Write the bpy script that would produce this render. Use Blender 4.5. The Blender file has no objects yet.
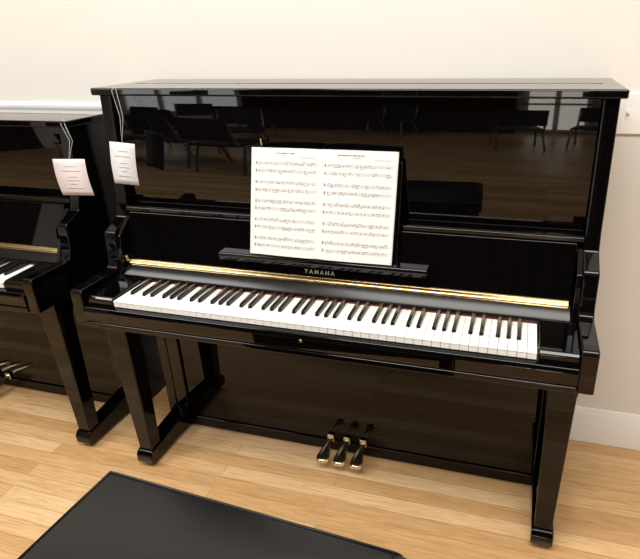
import bpy, bmesh, math, random
from mathutils import Matrix, Vector
random.seed(7)
S=bpy.context.scene
COL=S.collection
# ---------------------------------------------------------------- materials
def mat(name,base=(.8,.8,.8),rough=.5,metal=0.0,spec=.5,coat=0.0,ior=1.5):
    m=bpy.data.materials.new(name); m.use_nodes=True
    b=m.node_tree.nodes['Principled BSDF']
    b.inputs['Base Color'].default_value=(*base,1)
    b.inputs['Roughness'].default_value=rough
    b.inputs['Metallic'].default_value=metal
    b.inputs['IOR'].default_value=ior
    b.inputs['Specular IOR Level'].default_value=spec
    b.inputs['Coat Weight'].default_value=coat
    return m
def nd(m,t,**k):
    n=m.node_tree.nodes.new(t)
    for a,b in k.items(): setattr(n,a,b)
    return n
def lk(m,a,b): m.node_tree.links.new(a,b)
def bsdf(m): return m.node_tree.nodes['Principled BSDF']
def noise_bump(m,scale,strength,dist=.002):
    tc=nd(m,'ShaderNodeTexCoord'); n=nd(m,'ShaderNodeTexNoise'); n.inputs['Scale'].default_value=scale
    bp=nd(m,'ShaderNodeBump'); bp.inputs['Strength'].default_value=strength; bp.inputs['Distance'].default_value=dist
    lk(m,tc.outputs['Object'],n.inputs['Vector']); lk(m,n.outputs['Fac'],bp.inputs['Height']); lk(m,bp.outputs['Normal'],bsdf(m).inputs['Normal'])
    return n
EB=mat('ebony_polish',(.0014,.0012,.0014),.02,ior=1.44)
EBL=mat('ebony_polish_lower',(.0012,.0011,.0012),.03,ior=1.38)
EBS=mat('ebony_satin',(.004,.0035,.0035),.22,spec=.3)
BRASS=mat('brass',(.86,.66,.34),.2,1.0)
BRASSR=mat('brass_polished',(.84,.73,.50),.2,1.0)
GOLD=mat('gold_leaf',(.80,.76,.62),.35,.5)
IVORY=mat('white_key',(.86,.855,.83),.18)
BKEY=mat('black_key',(.006,.006,.007),.25)
FELT=mat('red_felt',(.12,.01,.012),.9)
PAPER=mat('paper',(.75,.735,.715),.7,spec=.2)
PINK=mat('tag_card',(.76,.69,.70),.7,spec=.2)
TAGW=mat('tag_card_white',(.75,.77,.81),.7,spec=.2)
INK=mat('ink',(.05,.05,.06),.7,spec=.1)
INKG=mat('ink_light',(.26,.26,.28),.7,spec=.1)
STRING=mat('string',(.7,.7,.68),.8)
PLATE=mat('switch_plastic',(.92,.92,.90),.3)
WHITE=mat('trim_paint',(.88,.88,.87),.35)
WALL=mat('wall_paint',(.79,.765,.71),.75,spec=.25); noise_bump(WALL,180,.03)
CEIL=mat('ceiling_paint',(.82,.82,.81),.8)
LEA=mat('bench_leather',(.006,.006,.0063),.27); noise_bump(LEA,320,.15,.001)
CURT=mat('curtain_cloth',(.030,.010,.010),.9)
CHB=mat('chair_black',(.012,.012,.014),.6)
CHM=mat('chair_metal',(.35,.35,.36),.3,1.0)
def floor_mat():
    m=mat('oak_floor',(.6,.4,.2),.26)
    tc=nd(m,'ShaderNodeTexCoord')
    br=nd(m,'ShaderNodeTexBrick')
    br.offset=.37; br.offset_frequency=2
    br.inputs['Scale'].default_value=1.0
    br.inputs['Brick Width'].default_value=1.1
    br.inputs['Row Height'].default_value=.057
    br.inputs['Mortar Size'].default_value=.0009
    br.inputs['Mortar Smooth'].default_value=.3
    br.inputs['Bias'].default_value=0
    br.inputs['Color1'].default_value=(0,0,0,1); br.inputs['Color2'].default_value=(1,1,1,1); br.inputs['Mortar'].default_value=(.5,.5,.5,1)
    lk(m,tc.outputs['Object'],br.inputs['Vector'])
    ramp=nd(m,'ShaderNodeValToRGB')
    e=ramp.color_ramp.elements
    e[0].position=0; e[0].color=(.55,.33,.145,1); e[1].position=1; e[1].color=(.78,.545,.305,1)
    x=e.new(.5); x.color=(.665,.425,.205,1)
    lk(m,br.outputs['Color'],ramp.inputs['Fac'])
    mp=nd(m,'ShaderNodeMapping'); mp.inputs['Scale'].default_value=(3,60,1)
    lk(m,tc.outputs['Object'],mp.inputs['Vector'])
    nz=nd(m,'ShaderNodeTexNoise'); nz.inputs['Scale'].default_value=2.0; nz.inputs['Detail'].default_value=7; nz.inputs['Distortion'].default_value=1.5
    lk(m,mp.outputs['Vector'],nz.inputs['Vector'])
    r2=nd(m,'ShaderNodeValToRGB'); r2.color_ramp.elements[0].position=.32; r2.color_ramp.elements[0].color=(.70,.60,.50,1); r2.color_ramp.elements[1].position=.58; r2.color_ramp.elements[1].color=(1,1,1,1)
    lk(m,nz.outputs['Fac'],r2.inputs['Fac'])
    mx=nd(m,'ShaderNodeMix',data_type='RGBA',blend_type='MULTIPLY'); mx.inputs['Factor'].default_value=.75
    lk(m,ramp.outputs['Color'],mx.inputs['A']); lk(m,r2.outputs['Color'],mx.inputs['B'])
    mx2=nd(m,'ShaderNodeMix',data_type='RGBA',blend_type='MIX'); mx2.inputs['B'].default_value=(.20,.11,.05,1)
    mf=nd(m,'ShaderNodeMath',operation='MULTIPLY'); mf.inputs[1].default_value=.65
    lk(m,br.outputs['Fac'],mf.inputs[0]); lk(m,mf.outputs[0],mx2.inputs['Factor'])
    lk(m,mx.outputs['Result'],mx2.inputs['A'])
    lk(m,mx2.outputs['Result'],bsdf(m).inputs['Base Color'])
    bp=nd(m,'ShaderNodeBump'); bp.inputs['Strength'].default_value=.25; bp.inputs['Distance'].default_value=.001; bp.invert=True
    lk(m,br.outputs['Fac'],bp.inputs['Height']); lk(m,bp.outputs['Normal'],bsdf(m).inputs['Normal'])
    return m
FLOOR=floor_mat()
# ---------------------------------------------------------------- helpers
def finish(ob,parent=None,bev=0,seg=2,smooth=False):
    if parent is not None: ob.parent=parent
    if bev>0:
        md=ob.modifiers.new('bevel','BEVEL'); md.width=bev; md.segments=seg; md.limit_method='ANGLE'; md.angle_limit=math.radians(30)
        md.harden_normals=True
        smooth=True
    if smooth:
        for p in ob.data.polygons: p.use_smooth=True
    return ob
def mesh(name,verts,faces,m,parent=None,bev=0,seg=2,smooth=False):
    me=bpy.data.meshes.new(name); me.from_pydata([tuple(v) for v in verts],[],faces); me.update()
    bm=bmesh.new(); bm.from_mesh(me); bmesh.ops.recalc_face_normals(bm,faces=bm.faces); bm.to_mesh(me); bm.free()
    me.materials.append(m)
    ob=bpy.data.objects.new(name,me); COL.objects.link(ob)
    return finish(ob,parent,bev,seg,smooth)
BF=[(0,1,2,3),(4,7,6,5),(0,4,5,1),(1,5,6,2),(2,6,7,3),(3,7,4,0)]
def bv(x0,x1,y0,y1,z0,z1): return [(x0,y0,z0),(x1,y0,z0),(x1,y1,z0),(x0,y1,z0),(x0,y0,z1),(x1,y0,z1),(x1,y1,z1),(x0,y1,z1)]
def box(name,x0,x1,y0,y1,z0,z1,m,parent=None,bev=.002,seg=2):
    return mesh(name,bv(x0,x1,y0,y1,z0,z1),BF,m,parent,bev,seg)
def extr(name,prof,x0,x1,m,parent=None,bev=.003,seg=2):
    n=len(prof); v=[(x0,y,z) for y,z in prof]+[(x1,y,z) for y,z in prof]
    f=[tuple(range(n)),tuple(range(2*n-1,n-1,-1))]+[(i,(i+1)%n,n+(i+1)%n,n+i) for i in range(n)]
    return mesh(name,v,f,m,parent,bev,seg)
def multi(name,vlist,m,parent=None,bev=0,seg=1):
    V=[];F=[]
    for v in vlist:
        o=len(V); V+=v; F+=[tuple(i+o for i in f) for f in BF]
    return mesh(name,V,F,m,parent,bev,seg)
def cyl(name,p0,p1,r0,r1,m,parent=None,n=24):
    p0=Vector(p0);p1=Vector(p1);d=(p1-p0).normalized()
    a=d.orthogonal().normalized();b=d.cross(a)
    V=[];
    for p,r in((p0,r0),(p1,r1)):
        for i in range(n):
            t=2*math.pi*i/n; V.append(p+a*r*math.cos(t)+b*r*math.sin(t))
    F=[tuple(range(n)),tuple(range(2*n-1,n-1,-1))]+[(i,(i+1)%n,n+(i+1)%n,n+i) for i in range(n)]
    return mesh(name,V,F,m,parent,min(r0,r1)*.25,2)
def tube(name,pts,r,m,parent=None,cyc=False):
    cu=bpy.data.curves.new(name,'CURVE'); cu.dimensions='3D'; cu.bevel_depth=r; cu.bevel_resolution=2
    sp=cu.splines.new('POLY'); sp.points.add(len(pts)-1)
    for i,p in enumerate(pts): sp.points[i].co=(*p,1)
    sp.use_cyclic_u=cyc
    ob=bpy.data.objects.new(name,cu); COL.objects.link(ob); cu.materials.append(m)
    if parent is not None: ob.parent=parent
    return ob
def empty(name,loc=(0,0,0)):
    e=bpy.data.objects.new(name,None); COL.objects.link(e); e.location=loc; return e
def textmesh(name,s,size,m,parent,loc,rot,ext=.0003,xs=1.0,sp=1.0,bold=0):
    c=bpy.data.curves.new(name,'FONT'); c.body=s; c.size=size; c.extrude=ext; c.align_x='CENTER'; c.align_y='CENTER'; c.space_character=sp; c.offset=bold
    o=bpy.data.objects.new(name+'_c',c); COL.objects.link(o)
    dg=bpy.context.evaluated_depsgraph_get(); me=bpy.data.meshes.new_from_object(o.evaluated_get(dg))
    bpy.data.objects.remove(o)
    me.materials.clear(); me.materials.append(m)
    ob=bpy.data.objects.new(name,me); COL.objects.link(ob); ob.parent=parent; ob.location=loc; ob.rotation_euler=rot; ob.scale=(xs,1,1)
    return ob
# ---------------------------------------------------------------- piano
def piano(cx,dy,H,yb=.62):
    P=empty('upright_piano',(cx,dy,0))
    ZT=H-.022; yc=yb-.012
    prof=[(.0034,.632),(.0034,.742),(.010,.7505),(.020,.7525),(.155,.7525),(.172,.757),(.182,.772),(.187,.80),(.191,.862),(.198,.874),(.222,.884),(.262,.905),(.278,.95),(.300,ZT),(yc,ZT),(yc,0.0),(.334,0.0),(.334,.632)]
    for s in(-1,1):
        a,b=(.712,.7516) if s>0 else (-.7516,-.712)
        extr('case_side',prof,a,b,EB,P,.004,3)
    box('lid',-.765,.765,.2796,yb,ZT,H,EB,P,.005,3)
    box('lid_hinge_line',-.72,.72,.44,.4415,H-.0004,H+.0008,BRASS,P,0)
    box('back_board',-.712,.712,yc-.035,yc-.01,0.02,ZT,EBS,P,.001)
    extr('upper_panel',[(.306,.944),(.303,.950),(.314,ZT-.002),(.335,ZT-.002),(.325,.944)],-.7115,.7115,EB,P,.002)
    extr('middle_rail',[(.270,.925),(.270,.936),(.276,.941),(.33,.943),(.33,.925)],-.7115,.7115,EB,P,.002)
    extr('fallboard',[(.2145,.772),(.262,.924),(.285,.924),(.235,.772)],-.695,.695,EB,P,.002)
    extr('fallboard_lower',[(.172,.728),(.177,.738),(.203,.757),(.2125,.7645),(.235,.7645),(.235,.70),(.172,.70)],-.695,.695,EBS,P,.002)
    extr('fallboard_hinge',[(.2035,.7600),(.2085,.7775),(.222,.7775),(.222,.7600)],-.688,.688,BRASS,P,.001)
    cyl('hinge_pin',(-.688,.2065,.7665),(.688,.2065,.7665),.0038,.0038,BRASS,P,12)
    for s in(-1,1):
        a,b=sorted((s*.617,s*.7115))
        extr('key_block',[(.018,.66),(.018,.722),(.026,.730),(.16,.7345),(.173,.74),(.173,.66)],a,b,EB,P,.003,3)
        a,b=sorted((s*.697,s*.7118))
        extr('arm_cheek',[(.165,.735),(.190,.80),(.2,.86),(.262,.91),(.3,.91),(.3,.735)],a,b,EB,P,.002)
    box('keybed',-.7115,.7115,.010,.40,.628,.668,EB,P,.003)
    extr('keyslip',[(-.002,.655),(-.004,.69),(.002,.701),(.0165,.703),(.0165,.655)],-.7115,.7115,EB,P,.002,3)
    box('keybed_edge',-.7115,.7115,-.003,.03,.634,.652,EB,P,.004,3)
    box('key_frame',-.617,.617,.018,.2,.668,.700,EBS,P,0)
    cyl('lock',(0,-.0035,.684),(0,-.0055,.684),.005,.005,BRASS,P,20)
    wp=1.225/52; x0=-.6125; yf=.0194; zt=.7226
    W=[];B=[]
    names=['A','B']+list('CDEFGAB')*7+['C']
    for i,nm in enumerate(names):
        l=x0+i*wp+.0005; r=x0+(i+1)*wp-.0005
        W.append(bv(l,r,yf,yf+.1505,zt-.019,zt))
        W.append(bv(l-.0001,r+.0001,yf-.0012,yf+.03,zt-.003,zt+.0001))
        if i<51 and nm in 'ACDFG':
            off={'A':.0022,'C':-.0022,'D':.0022,'F':-.003,'G':0}[nm]
            c=r+.0005+off
            hw=.0053; hb=.0062
            ya,yb_=yf+.0515,yf+.153
            B.append([(c-hb,ya,zt-.004),(c+hb,ya,zt-.004),(c+hb,yb_,zt-.004),(c-hb,yb_,zt-.004),
                      (c-hw+.0007,ya+.0055,zt+.0105),(c+hw-.0007,ya+.0055,zt+.0105),(c+hw,yb_,zt+.0125),(c-hw,yb_,zt+.0125)])
    multi('white_keys',W,IVORY,P,.0008,2)
    multi('black_keys',B,BKEY,P,.0013,2)
    box('key_felt',-.6125,.6125,.1705,.1735,.70,.7265,FELT,P,0)
    for s in(-1,1):
        a,b=sorted((s*.662,s*.7115))
        box('lower_stile',a,b,.336,.372,.0,.628,EB,P,.003)
    box('lower_panel',-.660,.660,.346,.368,.050,.625,EBL,P,.003)
    box('bottom_rail',-.662,.662,.340,.375,.004,.048,EBL,P,.003)
    box('bottom_board',-.712,.712,.37,.565,.01,.04,EBS,P,0)
    for s in(-1,1):
        c=s*.6915
        v=[]
        for z,hw,y0,y1 in((.070,.026,.098,.150),(.56,.036,.085,.155),(.59,.040,.080,.165),(.632,.040,.080,.165)):
            v+=[(c-hw,y0,z),(c+hw,y0,z),(c+hw,y1,z),(c-hw,y1,z)]
        f=[(3,2,1,0),(12,13,14,15)]
        for k in range(3):
            for j in range(4): f.append((4*k+j,4*k+(j+1)%4,4*k+4+(j+1)%4,4*k+4+j))
        mesh('leg',v,f,EBL,P,.004,3)
        extr('leg_toe',[(.084,.022),(.080,.030),(.080,.056),(.092,.072),(.16,.075),(.30,.088),(.345,.10),(.345,.014),(.3,.014),(.25,.022)],c-.032,c+.032,EBL,P,.004,3)
        cyl('caster',(c-.011,.112,.012),(c+.011,.112,.012),.012,.012,BRASS,P,20)
        box('caster_fork',c-.014,c+.014,.105,.122,.014,.024,BRASS,P,.001)
    for i in(-1,0,1):
        x=i*.0625
        ys=[(.375,.010),(.335,.010),(.312,.0108),(.290,.015),(.268,.0205),(.250,.024),(.238,.0235),(.230,.019),(.226,.010)]
        def zz(y): return .062-.014*((.34-y)/.11)**2 if y<.34 else .062
        rows=[]
        for y,h in ys:
            z=zz(y); rows.append([(x+h*t,y,z+.005*(1-t*t)-(.004 if abs(t)==1 else 0)) for t in(-1,-.8,-.4,0,.4,.8,1)]+[(x+h*t,y,z-.011) for t in(1,-1)])
        v=[p for r in rows for p in r]; m_=9; f=[]
        for k in range(len(rows)-1):
            for j in range(m_): f.append((k*m_+j,k*m_+(j+1)%m_,(k+1)*m_+(j+1)%m_,(k+1)*m_+j))
        f.append(tuple(range(m_))); f.append(tuple(range(len(v)-1,len(v)-m_-1,-1)))
        mesh('pedal',v,f,BRASSR,P,0,0,True)
        box('pedal_plate',x-.013,x+.013,.335,.341,.044,.076,BRASSR,P,.003,3)
    return P
def music(P):
    X0,Xs,X1=-.233,-.0165,.202
    zb,zt_=.841,1.145; yb,yt=.203,.283
    nrm=Vector((0,-(zt_-zb),(yt-yb))).normalized()
    def S_(page,u,v,off=0):
        if page==0: x=X0+(Xs-X0)*u; t=1-u
        else: x=Xs+(X1+.004*v-Xs)*u; t=u
        h=.010*math.sin(math.pi*min(1,t)**.55)*(1-.25*t)+.002
        return Vector((x,yb+(yt-yb)*v,zb+(zt_-zb)*v))+nrm*(h+off)
    V=[];F=[]
    for pg in(0,1):
        nu,nv=24,6
        for layer in range(3):
            o=len(V)
            for j in range(nv+1):
                for i in range(nu+1):
                    u=i/nu
                    V.append(S_(pg,u,j/nv,-.0012*layer)+Vector(((.0015*layer)*( -1 if pg==0 else 1)*(1-u if pg==0 else u),0,-.0005*layer)))
            for j in range(nv):
                for i in range(nu):
                    a=o+j*(nu+1)+i; F.append((a,a+1,a+nu+2,a+nu+1))
    mesh('pages',V,F,PAPER,P,0,smooth=True)
    K=[];KF=[]; G=[];GF=[]
    def quad(A,AF,pg,u0,u1,v0,v1,n=1,off=.0004):
        for k in range(n):
            a=u0+(u1-u0)*k/n;b=u0+(u1-u0)*(k+1)/n
            o=len(A); A+= [S_(pg,a,v0,off),S_(pg,b,v0,off),S_(pg,b,v1,off),S_(pg,a,v1,off)]; AF.append((o,o+1,o+2,o+3))
    R=random.Random(3)
    for pg in(0,1):
        u=.36 if pg==0 else .24
        ue=.64 if pg==0 else .60
        while u<ue:
            w=R.uniform(.010,.02); quad(K,KF,pg,u,u+w,.946,.958); u+=w+R.choice((.006,.006,.016))
        quad(G,GF,pg,.44,.54,.926,.931,3); quad(G,GF,pg,.72,.92,.915,.919,3)
        rows=10
        for r in range(rows):
            vc=.868-r*.0875+(-.010 if r%2==0 else .008)
            for l in range(5):
                vv=vc+(l-2)*.0062
                quad(G,GF,pg,.06,.95,vv-.0006,vv+.0006,14,.0003)
            for b in range(5):
                u=.06+.89*b/4; quad(G,GF,pg,u-.0014,u+.0014,vc-.0124,vc+.0124)
            quad(K,KF,pg,.068,.077,vc-.014,vc+.016)
            u=.12
            while u<.93:
                if R.random()<.66:
                    dv=R.uniform(-.012,.014)
                    quad(K,KF,pg,u-.0066,u+.0066,vc+dv-.0032,vc+dv+.0032)
                    up=1 if dv<0 else -1
                    quad(G,GF,pg,u+.004*up-.0013,u+.004*up+.0013,min(vc+dv,vc+dv+.022*up),max(vc+dv,vc+dv+.022*up))
                    if R.random()<.3:
                        vv=vc+dv+.022*up; quad(K,KF,pg,u+.004*up,min(.94,u+.035),vv-.0015,vv+.0015)
                u+=R.uniform(.025,.055)
    mesh('notation',K,KF,INK,P); mesh('staves',G,GF,INKG,P)
main=piano(0,0,1.31)
extr('music_ledge',[(.192,.815),(.190,.820),(.190,.836),(.193,.839),(.232,.839),(.232,.815)],-.338,.308,EB,main,.002,3)
extr('music_desk_board',[(.212,.838),(.288,1.115),(.296,1.115),(.224,.838)],-.222,.218,EB,main,.002)
textmesh('maker_lettering','YAMAHA',.0165,GOLD,main,(-.02,.2165,.791),(math.radians(72.6),0,0),.0006,1.05,1.55,.0004)
cyl('fall_knob',(-.693,.206,.772),(-.693,.206,.792),.006,.006,BRASS,main)
cyl('page_clip',(-.205,.290,1.150),(-.205,.284,1.170),.004,.003,BRASS,main)
sb=empty('sheet_music_book'); music(sb)
left=piano(-1.68,.03,1.203,.585)
# ---------------------------------------------------------------- price tags
def tag(name,c,w,h,rot,m,hang):
    T=empty(name,(0,0,0))
    Rm=Matrix.Rotation(rot[2],4,'Z')@Matrix.Rotation(rot[1],4,'Y')@Matrix.Rotation(rot[0],4,'X')
    def pt(x,y,z): return Vector(c)+Rm@Vector((x,y,z))
    nu=8;V=[];F=[]
    for k in range(nu+1):
        t=k/nu; b=.006*math.sin(math.pi*t)
        for sx in(-1,1):
            V.append(pt(sx*w/2,-b,h/2-h*t))
    for k in range(nu): F.append((2*k,2*k+1,2*k+3,2*k+2))
    ob=mesh('card',V,F,m,T,0,smooth=True)
    md=ob.modifiers.new('s','SOLIDIFY'); md.thickness=.0006
    q=[];qf=[]
    for z,a,b in((.30,-.18,.2),(.18,-.3,.28),(.02,-.14,.16),(-.08,-.2,.22),(-.18,-.12,.1),(-.3,-.25,.25)):
        o=len(q); t=.5-z; bb=.006*math.sin(math.pi*t)+.0009
        q+=[pt(a*w,-bb,z*h-.0010),pt(b*w,-bb,z*h-.0010),pt(b*w,-bb,z*h+.0010),pt(a*w,-bb,z*h+.0010)]; qf.append((o,o+1,o+2,o+3))
    mesh('print',q,qf,INKG,T)
    top=pt(0,-.001,h/2-.008)
    hx,hy,hz=hang
    tube('string_loop',[top,(top.x-.006,(top.y+hy)/2,(top.z+hz)/2),(hx-.012,hy,hz-.01),(hx-.006,hy+.012,hz+.003),(hx+.004,hy,hz-.01),(top.x+.005,(top.y+hy)/2,(top.z+hz)/2)],.0005,STRING,T,True)
    return T
tag('price_tag',(-.653,.235,1.090),.080,.132,(0.05,math.radians(6),math.radians(10)),TAGW,(-.67,.276,1.313))
tag('price_tag',(-.877,.252,1.033),.120,.122,(0.05,math.radians(-1),math.radians(4)),PINK,(-.922,.308,1.206))
# ---------------------------------------------------------------- bench
def bench():
    B=empty('piano_bench',(-.002,-.374,0)); B.rotation_euler=(0,0,math.radians(-3.6))
    w,d=.384,.37; zt=.48; inr=.007
    nx,ny=60,36;V=[];F=[]
    wi,di=w-inr,d-2*inr
    for j in range(ny+1):
        for i in range(nx+1):
            u=i/nx*2-1; v=j/ny*2-1
            u=math.sin(u*math.pi/2); v=math.sin(v*math.pi/2)
            ex=min(1,(1-abs(u))*wi/.020); ey=min(1,(1-abs(v))*di/2/.020)
            e=math.sqrt(max(0,1-(1-ex)**2))*math.sqrt(max(0,1-(1-ey)**2))
            V.append((u*wi,-d/2+v*di/2,zt-.024+.020*e+.010*(1-u*u)*(1-v*v)))
    for j in range(ny):
        for i in range(nx):
            a=j*(nx+1)+i;F.append((a,a+1,a+nx+2,a+nx+1))
    o=len(V)
    ring=[i for i in range(nx+1)]+[j*(nx+1)+nx for j in range(1,ny+1)]+[ny*(nx+1)+i for i in range(nx-1,-1,-1)]+[j*(nx+1) for j in range(ny-1,0,-1)]
    for k in ring:
        x,y,z=V[k]; V.append((x,y,zt-.045))
    n=len(ring)
    for k in range(n): F.append((ring[k],ring[(k+1)%n],o+(k+1)%n,o+k))
    F.append(tuple(range(o,o+n)))
    mesh('cushion',V,F,LEA,B,0,smooth=True)
    q=.022; zz=zt-.0025
    tube('seam_piping',[(-w+q,-q,zz),(w-q,-q,zz),(w-q,-d+q,zz),(-w+q,-d+q,zz)],.0026,LEA,B,True)
    box('seat_frame',-w,w,-d,0,zt-.075,zt-.034,EB,B,.004,3)
    box('apron_rear',-w+.02,w-.02,-.04,-.02,zt-.14,zt-.07,EB,B,.002)
    box('apron_front',-w+.02,w-.02,-d+.02,-d+.04,zt-.14,zt-.07,EB,B,.002)
    for s in(-1,1):
        a,b=sorted((s*(w-.02),s*(w-.04)))
        box('apron_side',a,b,-d+.03,-.03,zt-.14,zt-.07,EB,B,.002)
        for y in(-.04,-d+.04):
            c=s*(w-.04)
            v=[]
            for z,h in((0,.017),(zt-.07,.025)): v+=[(c-h,y-h,z),(c+h,y-h,z),(c+h,y+h,z),(c-h,y+h,z)]
            mesh('bench_leg',v,BF,EB,B,.003)
bench()
# ---------------------------------------------------------------- room
WX0,WX1,WY0,WY1,WZ=-5.2,3.4,-5.0,.635,3.3
box('floor',WX0,WX1,WY0,WY1+.1,-.05,0,FLOOR,None,0)
box('ceiling',WX0,WX1,WY0,WY1+.1,WZ,WZ+.05,CEIL,None,0)
box('wall_back',WX0,WX1,WY1,WY1+.1,0,WZ,WALL,None,0)
box('wall_left',WX0-.1,WX0,WY0,WY1+.1,0,WZ,WALL,None,0)
box('wall_right',WX1,WX1+.1,WY0,WY1+.1,0,WZ,WALL,None,0)
box('wall_front',WX0,WX1,WY0-.1,WY0,0,WZ,WALL,None,0)
extr('baseboard_back',[(WY1,0),(WY1-.012,0),(WY1-.012,.115),(WY1-.010,.122),(WY1-.010,.132),(WY1-.006,.14),(WY1-.005,.15),(WY1,.15)],WX0,WX1,WHITE,None,.0015)
extr('trim_1',[(WY1,1.192),(WY1-.008,1.194),(WY1-.012,1.204),(WY1-.012,1.214),(WY1-.007,1.222),(WY1,1.224)],WX0,-.775,WHITE,None,.001)
sw=empty('light_switch')
box('plate',.787,.902,WY1-.009,WY1,1.150,1.268,PLATE,sw,.003,3)
for x in(.821,.868):
    box('toggle_slot',x-.006,x+.006,WY1-.0100,WY1-.005,1.195,1.223,WHITE,sw,.0005)
    mesh('toggle',[(x-.004,WY1-.008,1.203),(x+.004,WY1-.008,1.203),(x+.004,WY1-.008,1.216),(x-.004,WY1-.008,1.216),(x-.003,WY1-.019,1.212),(x+.003,WY1-.019,1.212),(x+.003,WY1-.018,1.219),(x-.003,WY1-.018,1.219)],BF,PLATE,sw,.0008)
def curtain(name,p0,p1,z0,z1):
    p0=Vector(p0);p1=Vector(p1);d=p1-p0;L_=d.length;d.normalize();nn=Vector((-d.y,d.x))
    V=[];F=[];n=int(L_*60)
    for i in range(n+1):
        s=L_*i/n; o=.04*math.sin(s*28)+.015*math.sin(s*61); q=p0+d*s+nn*o
        V+= [(q.x,q.y,z0),(q.x,q.y,z1)]
    for i in range(n): F.append((2*i,2*i+2,2*i+3,2*i+1))
    return mesh(name,V,F,CURT,None,0,smooth=True)
curtain('curtain',(-3.0,WY0+.2),(.40,WY0+.2),.02,3.1)
curtain('curtain',(1.3,WY0+.2),(3.3,WY0+.2),.02,3.1)
curtain('curtain',(WX0+.2,-3.4),(WX0+.2,-.6),.02,3.1)  # unseen dark cloth, added so the left piano's panels reflect black
curtain('added_window_blocker',(.40,WY0+.2),(1.3,WY0+.2),1.45,3.1)  # added sheet over the upper right window, keeps its reflection off the fallboard
curtain('added_window_blocker',(-4.95,WY0+.2),(-3.0,WY0+.2),1.50,3.1)  # same added blocker for the left window, out of view
def area(name,loc,rot,sx,sy,e,col):
    l=bpy.data.lights.new(name,'AREA'); l.shape='RECTANGLE'; l.size=sx; l.size_y=sy; l.energy=e; l.color=col
    o=bpy.data.objects.new(name,l); COL.objects.link(o); o.location=loc; o.rotation_euler=rot
    return o
w1=empty('window_1')
for x in(.50,.84,1.18): box('frame_v',x-.03,x+.03,WY0+.01,WY0+.07,.1,2.4,WHITE,w1,.003)
for z in(.1,.9,1.65,2.4): box('frame_h',.47,1.21,WY0+.01,WY0+.07,z-.03,z+.03,WHITE,w1,.003)
area('window_daylight',(.84,WY0+.03,1.25),(math.radians(90),0,0),.66,2.3,30,(1,.93,.82))
w2=empty('window_2')
for x in(-4.9,-4.3,-3.7,-3.1): box('frame_v',x-.04,x+.04,WY0+.01,WY0+.07,.5,2.4,WHITE,w2,.003)
for z in(.5,1.45,2.4): box('frame_h',-4.94,-3.06,WY0+.01,WY0+.07,z-.03,z+.03,WHITE,w2,.003)
area('window_daylight',(-4.0,WY0+.03,1.45),(math.radians(90),0,0),1.75,1.85,42,(.86,.93,1))
def chair(x,y,rz):
    C=empty('stacking_chair',(x,y,0)); C.rotation_euler=(0,0,rz)
    for s in(-1,1):
        tube('frame',[(s*.21,-.22,0),(s*.20,-.17,.44),(s*.20,.18,.45),(s*.20,.26,.86)],.011,CHM,C)
        tube('rear_leg',[(s*.20,.10,.44),(s*.21,.26,0)],.011,CHM,C)
    box('seat',-.21,.21,-.21,.2,.44,.48,CHB,C,.015,3)
    extr('backrest',[(.225,.56),(.262,.90),(.285,.90),(.248,.56)],-.21,.21,CHB,C,.008,2)
rr=random.Random(5)
for (x,y) in((-1.55,-1.75),(-2.05,-1.9),(-2.6,-1.75),(-1.9,-2.6),(-2.5,-2.7),(-3.1,-2.6),(-3.7,-2.7),(-2.3,-3.5),(-3.0,-3.6),(.45,-3.4),(1.15,-3.6),(-.9,-4.2)):
    chair(x,y,rr.uniform(-.4,.4)+math.pi*(rr.random()<.5))
area('ceiling_lamp',(.3,-1.2,WZ-.05),(0,0,0),2.2,1.2,114,(1,.975,.93))
area('ceiling_lamp',(-2.4,-1.6,WZ-.05),(0,0,0),1.6,1.2,92,(1,.98,.955))
area('ceiling_lamp',(-1.0,-3.9,WZ-.05),(0,0,0),1.6,1.2,12,(1,.97,.93))
w=bpy.data.worlds.new('world'); S.world=w; w.use_nodes=True
w.node_tree.nodes['Background'].inputs[0].default_value=(1,.95,.88,1); w.node_tree.nodes['Background'].inputs[1].default_value=.3
# ---------------------------------------------------------------- camera
cam=bpy.data.cameras.new('camera'); co=bpy.data.objects.new('camera',cam); COL.objects.link(co)
M=Matrix.Rotation(.2881,4,'Z')@Matrix.Rotation(1.1601,4,'X')@Matrix.Rotation(-.0251,4,'Z')
M.translation=(.5412,-1.1971,1.4477)
co.matrix_world=M
cam.sensor_width=36; cam.sensor_fit='HORIZONTAL'; cam.lens=551.05/640*36
cam.shift_x=-(364.9-320)/640; cam.shift_y=-(279.5-272.25)/640; cam.clip_start=.02
S.camera=co
S.view_settings.view_transform='Standard'; S.view_settings.look='None'; S.view_settings.exposure=0
